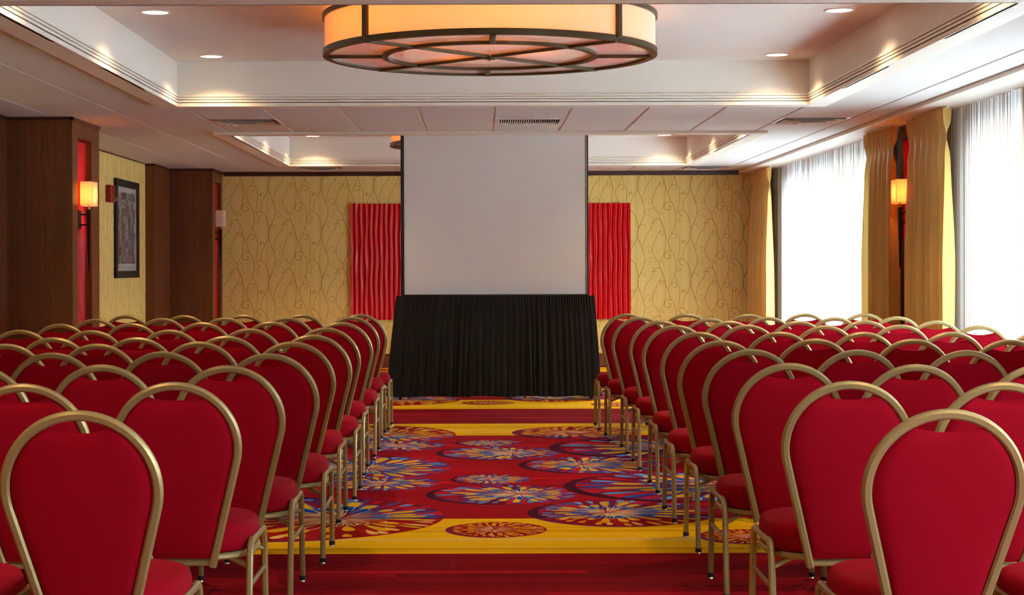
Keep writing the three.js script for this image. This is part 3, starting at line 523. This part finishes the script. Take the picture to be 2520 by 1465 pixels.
// ---------------------------------------------------------------- banquet chairs
const chair = (() => {
  const R = 0.201, CY = 0.729, xb = 0.1, yb = 0.318, zAt = (y) => lerp(0.275, 0.43, Math.pow(clamp((y - yb) / (0.942 - yb), 0, 1), 0.92));
  const dd = Math.hypot(xb, CY - yb), a0 = Math.atan2(yb - CY, xb) + Math.acos(R / dd);
  const path = [[xb, yb]]; for (let i = 1; i < 7; i++) path.push([lerp(xb, R * Math.cos(a0), i / 7), lerp(yb, CY + R * Math.sin(a0), i / 7)]);
  path.push(...arc(0, CY, R, a0, PI - a0, 36)); for (let i = 6; i >= 0; i--) path.push([-lerp(xb, R * Math.cos(a0), i / 7), lerp(yb, CY + R * Math.sin(a0), i / 7)]);
  const tilt = [0, -0.24, 0.97];
  const backFrame = sweep(path.map(([x, y]) => [x, y, zAt(y)]), tilt, 0.026, 0.024);
  // backrest pad: the frame's inner outline, its top cut to a hollow hand-hold
  const inner = (y) => { const r = R - 0.011, yt = CY + r * Math.sin(a0); return y > yt ? Math.sqrt(Math.max(1e-5, r * r - (y - CY) * (y - CY))) : lerp(xb - 0.012, r * Math.cos(a0), (y - yb) / (yt - yb)); };
  const topY = (x) => 0.882 + 1.7 * x * x, bottomY = 0.345;
  const pad = (side) => grid(24, 30, (u, v) => {
    const s = (u - 0.5) * 2; let x = 0, y = 0.6; for (let k = 0; k < 12; k++) { y = lerp(bottomY, topY(x), v); x = lerp(x, s * inner(y), 0.7); }
    const e = Math.sqrt(1 - Math.pow(Math.abs(s), 7)) * Math.sqrt(1 - Math.pow(Math.abs(2 * v - 1), 12)), dome = (1 - s * s) * Math.sin(PI * clamp(v, 0, 1));
    return [x, y, zAt(y) + side * (0.014 * e + (side > 0 ? 0.01 : 0.026) * dome)];
  });
  const padBack = pad(1), padFront = pad(-1); padFront.setIndex(Array.from(padFront.index.array).reverse()); padFront.computeVertexNormals();
  const uvPlane = (g) => { const p = g.attributes.position, uv = new Float32Array(p.count * 2); for (let i = 0; i < p.count; i++) { uv[2 * i] = p.getX(i); uv[2 * i + 1] = p.getY(i) + p.getZ(i); } return g.setAttribute('uv', new THREE.BufferAttribute(uv, 2)); };
  // seat: a rounded D that is widest behind the middle
  const out = (a, s) => { const c = Math.cos(a), n = Math.sin(a), e = 2 / 2.7; return [0.212 * s * Math.sign(c) * Math.pow(Math.abs(c), e), (n > 0 ? 0.235 : 0.25) * s * Math.sign(n) * Math.pow(Math.abs(n), e) + 0.012]; };
  const rings = [[0, 0.352], [0.94, 0.352], [0.99, 0.358], [1.015, 0.376], [1.02, 0.4], [1.005, 0.422], [0.965, 0.438], [0.9, 0.446], [0.7, 0.453], [0.4, 0.457], [0, 0.458]];
  const seat = grid(56, rings.length - 1, (u, v) => { const [s, y] = rings[Math.round(v * (rings.length - 1))], [x, z] = out(-u * 2 * PI, Math.max(s, 0.001)); return [x, y, z]; });
  const seatFrame = sweep(Array.from({ length: 56 }, (_, i) => { const [x, z] = out(i / 56 * 2 * PI, 0.965); return [x, 0.341, z]; }), [0, 1, 0], 0.024, 0.022, true);
  const LX = 0.2125, foot = 0.016;
  const leg = (sx, sz) => { const pts = [[sz * 0.23, foot], [sz * 0.205, 0.2], [sz * 0.188, 0.33]]; pts.push(...arc(sz > 0 ? 0.133 : -0.133, 0.33, 0.052, sz > 0 ? 0.12 : PI - 0.12, PI / 2, 7).map(([z, y]) => [z, y]), [0, 0.382]); return sweep(pts.map(([z, y]) => [sx * LX, y, z]), [1, 0, 0], 0.024, 0.0225); };
  const stretcher = (sx) => sweep([[sx * LX, 0.235, -0.2], [sx * LX, 0.235, 0.2]], [1, 0, 0], 0.018, 0.012);
  const brace = (sx, sz) => sweep([[sx * LX, 0.3, sz * 0.19], [sx * 0.13, 0.332, sz * 0.15]], [0, 1, 0], 0.018, 0.016);
  const cap = mergeGeometries([plain(new THREE.CylinderGeometry(0.0145, 0.0145, 0.018, 14).translate(0, 0.016, 0))]), glide = new THREE.CylinderGeometry(0.012, 0.0135, 0.009, 14).translate(0, 0.0045, 0), bolt = new THREE.CylinderGeometry(0.004, 0.004, 0.003, 10).rotateZ(PI / 2);
  const root = new THREE.Group();
  obj('seat', uvPlane(seat), M.fabric, root); obj('seat_frame', seatFrame, M.frame, root);
  obj('backrest', [uvPlane(padBack), uvPlane(padFront)], M.fabric, root); obj('back_frame', backFrame, M.frame, root);
  obj('cross_rail', sweep([[-0.1, 0.328, 0.27], [0.1, 0.328, 0.27]], [0, 1, 0], 0.02, 0.018), M.frame, root);
  for (const sx of [-1, 1]) {
    for (const sz of [-1, 1]) { const l = obj('leg', leg(sx, sz), M.frame, root); const c = obj('foot_cap', cap, M.rubber, l); c.position.set(sx * LX, 0, sz * 0.23); const g = obj('glide', glide, M.chrome, l); g.position.set(sx * LX, 0, sz * 0.23); if (sz < 0) { const b = obj('bolt', bolt, M.chrome, l); b.position.set(sx * (LX + 0.0115), 0.235, -0.2); } }
    obj('stretcher', stretcher(sx), M.frame, root); for (const sz of [-1, 1]) obj('brace', brace(sx, sz), M.frame, root);
  }
  return root;
})();
// [across, distance of the backrest's top] in metres, from the aisle outwards; rows from the camera to the screen
const pillarSide = [
  [[-1.047, 4.33], [-1.525, 4.29]],
  [[-0.993, 5.40], [-1.470, 5.35], [-1.951, 5.34]],
  [[-0.956, 6.31], [-1.451, 6.38], [-1.938, 6.38]],
  [[-0.911, 7.19], [-1.404, 7.37], [-1.875, 7.29], [-2.355, 7.28]],
  [[-0.937, 8.32], [-1.410, 8.35], [-1.872, 8.14], [-2.330, 8.17]],
  [[-0.920, 9.18], [-1.376, 9.04], [-1.832, 8.89], [-2.288, 8.92], [-2.744, 8.89]],
  [[-0.948, 10.25], [-1.404, 10.14], [-1.860, 9.97], [-2.316, 9.92], [-2.772, 10.03]],
  [[-0.937, 11.28], [-1.432, 11.42], [-1.888, 11.32], [-2.344, 11.19], [-2.800, 11.10]],
  [[-0.964, 12.50], [-1.428, 12.37], [-1.892, 12.36], [-2.348, 12.30], [-2.804, 12.14]],
  [[-0.946, 13.17], [-1.402, 13.13], [-1.858, 13.08], [-2.314, 13.02], [-2.778, 13.08]],
];
const windowSide = [
  [[1.210, 4.30], [1.691, 4.25]],
  [[1.192, 5.36], [1.663, 5.29], [2.150, 5.28]],
  [[1.181, 6.35], [1.637, 6.25], [2.093, 6.21]],
  [[1.210, 7.42], [1.669, 7.35], [2.125, 7.27], [2.592, 7.26]],
  [[1.206, 8.32], [1.707, 8.48], [2.189, 8.41], [2.645, 8.31], [3.116, 8.30]],
  [[1.236, 9.40], [1.692, 9.39], [2.148, 9.32], [2.637, 9.30], [3.093, 9.21]],
  [[1.238, 10.50], [1.694, 10.54], [2.150, 10.36], [2.644, 10.46], [3.100, 10.32]],
  [[1.238, 11.40], [1.694, 11.29], [2.151, 11.24], [2.622, 11.33], [3.078, 11.22]],
  [[1.186, 12.25], [1.642, 11.89], [2.104, 12.15], [2.560, 12.00], [3.049, 12.17]],
  [[1.166, 13.10], [1.622, 13.04], [2.078, 12.87], [2.538, 12.99], [3.003, 12.99]],
];
for (const [rows, side] of [[pillarSide, 'pillar'], [windowSide, 'window']]) rows.forEach((row, r) => row.forEach(([x, d], k) => {
  const c = chair.clone(); c.name = numbered('banquet_chair'); scene.add(c);
  c.position.set(x, 0, -d - 0.43);
  tag(c, `red chair with gold frame, ${side} side, ${ordinal[9 - r]} row from the screen, ${ordinal[k]} from the aisle`, 'chair', `banquet chairs on the ${side} side of the aisle`);
}));

renderer.render(scene, camera);
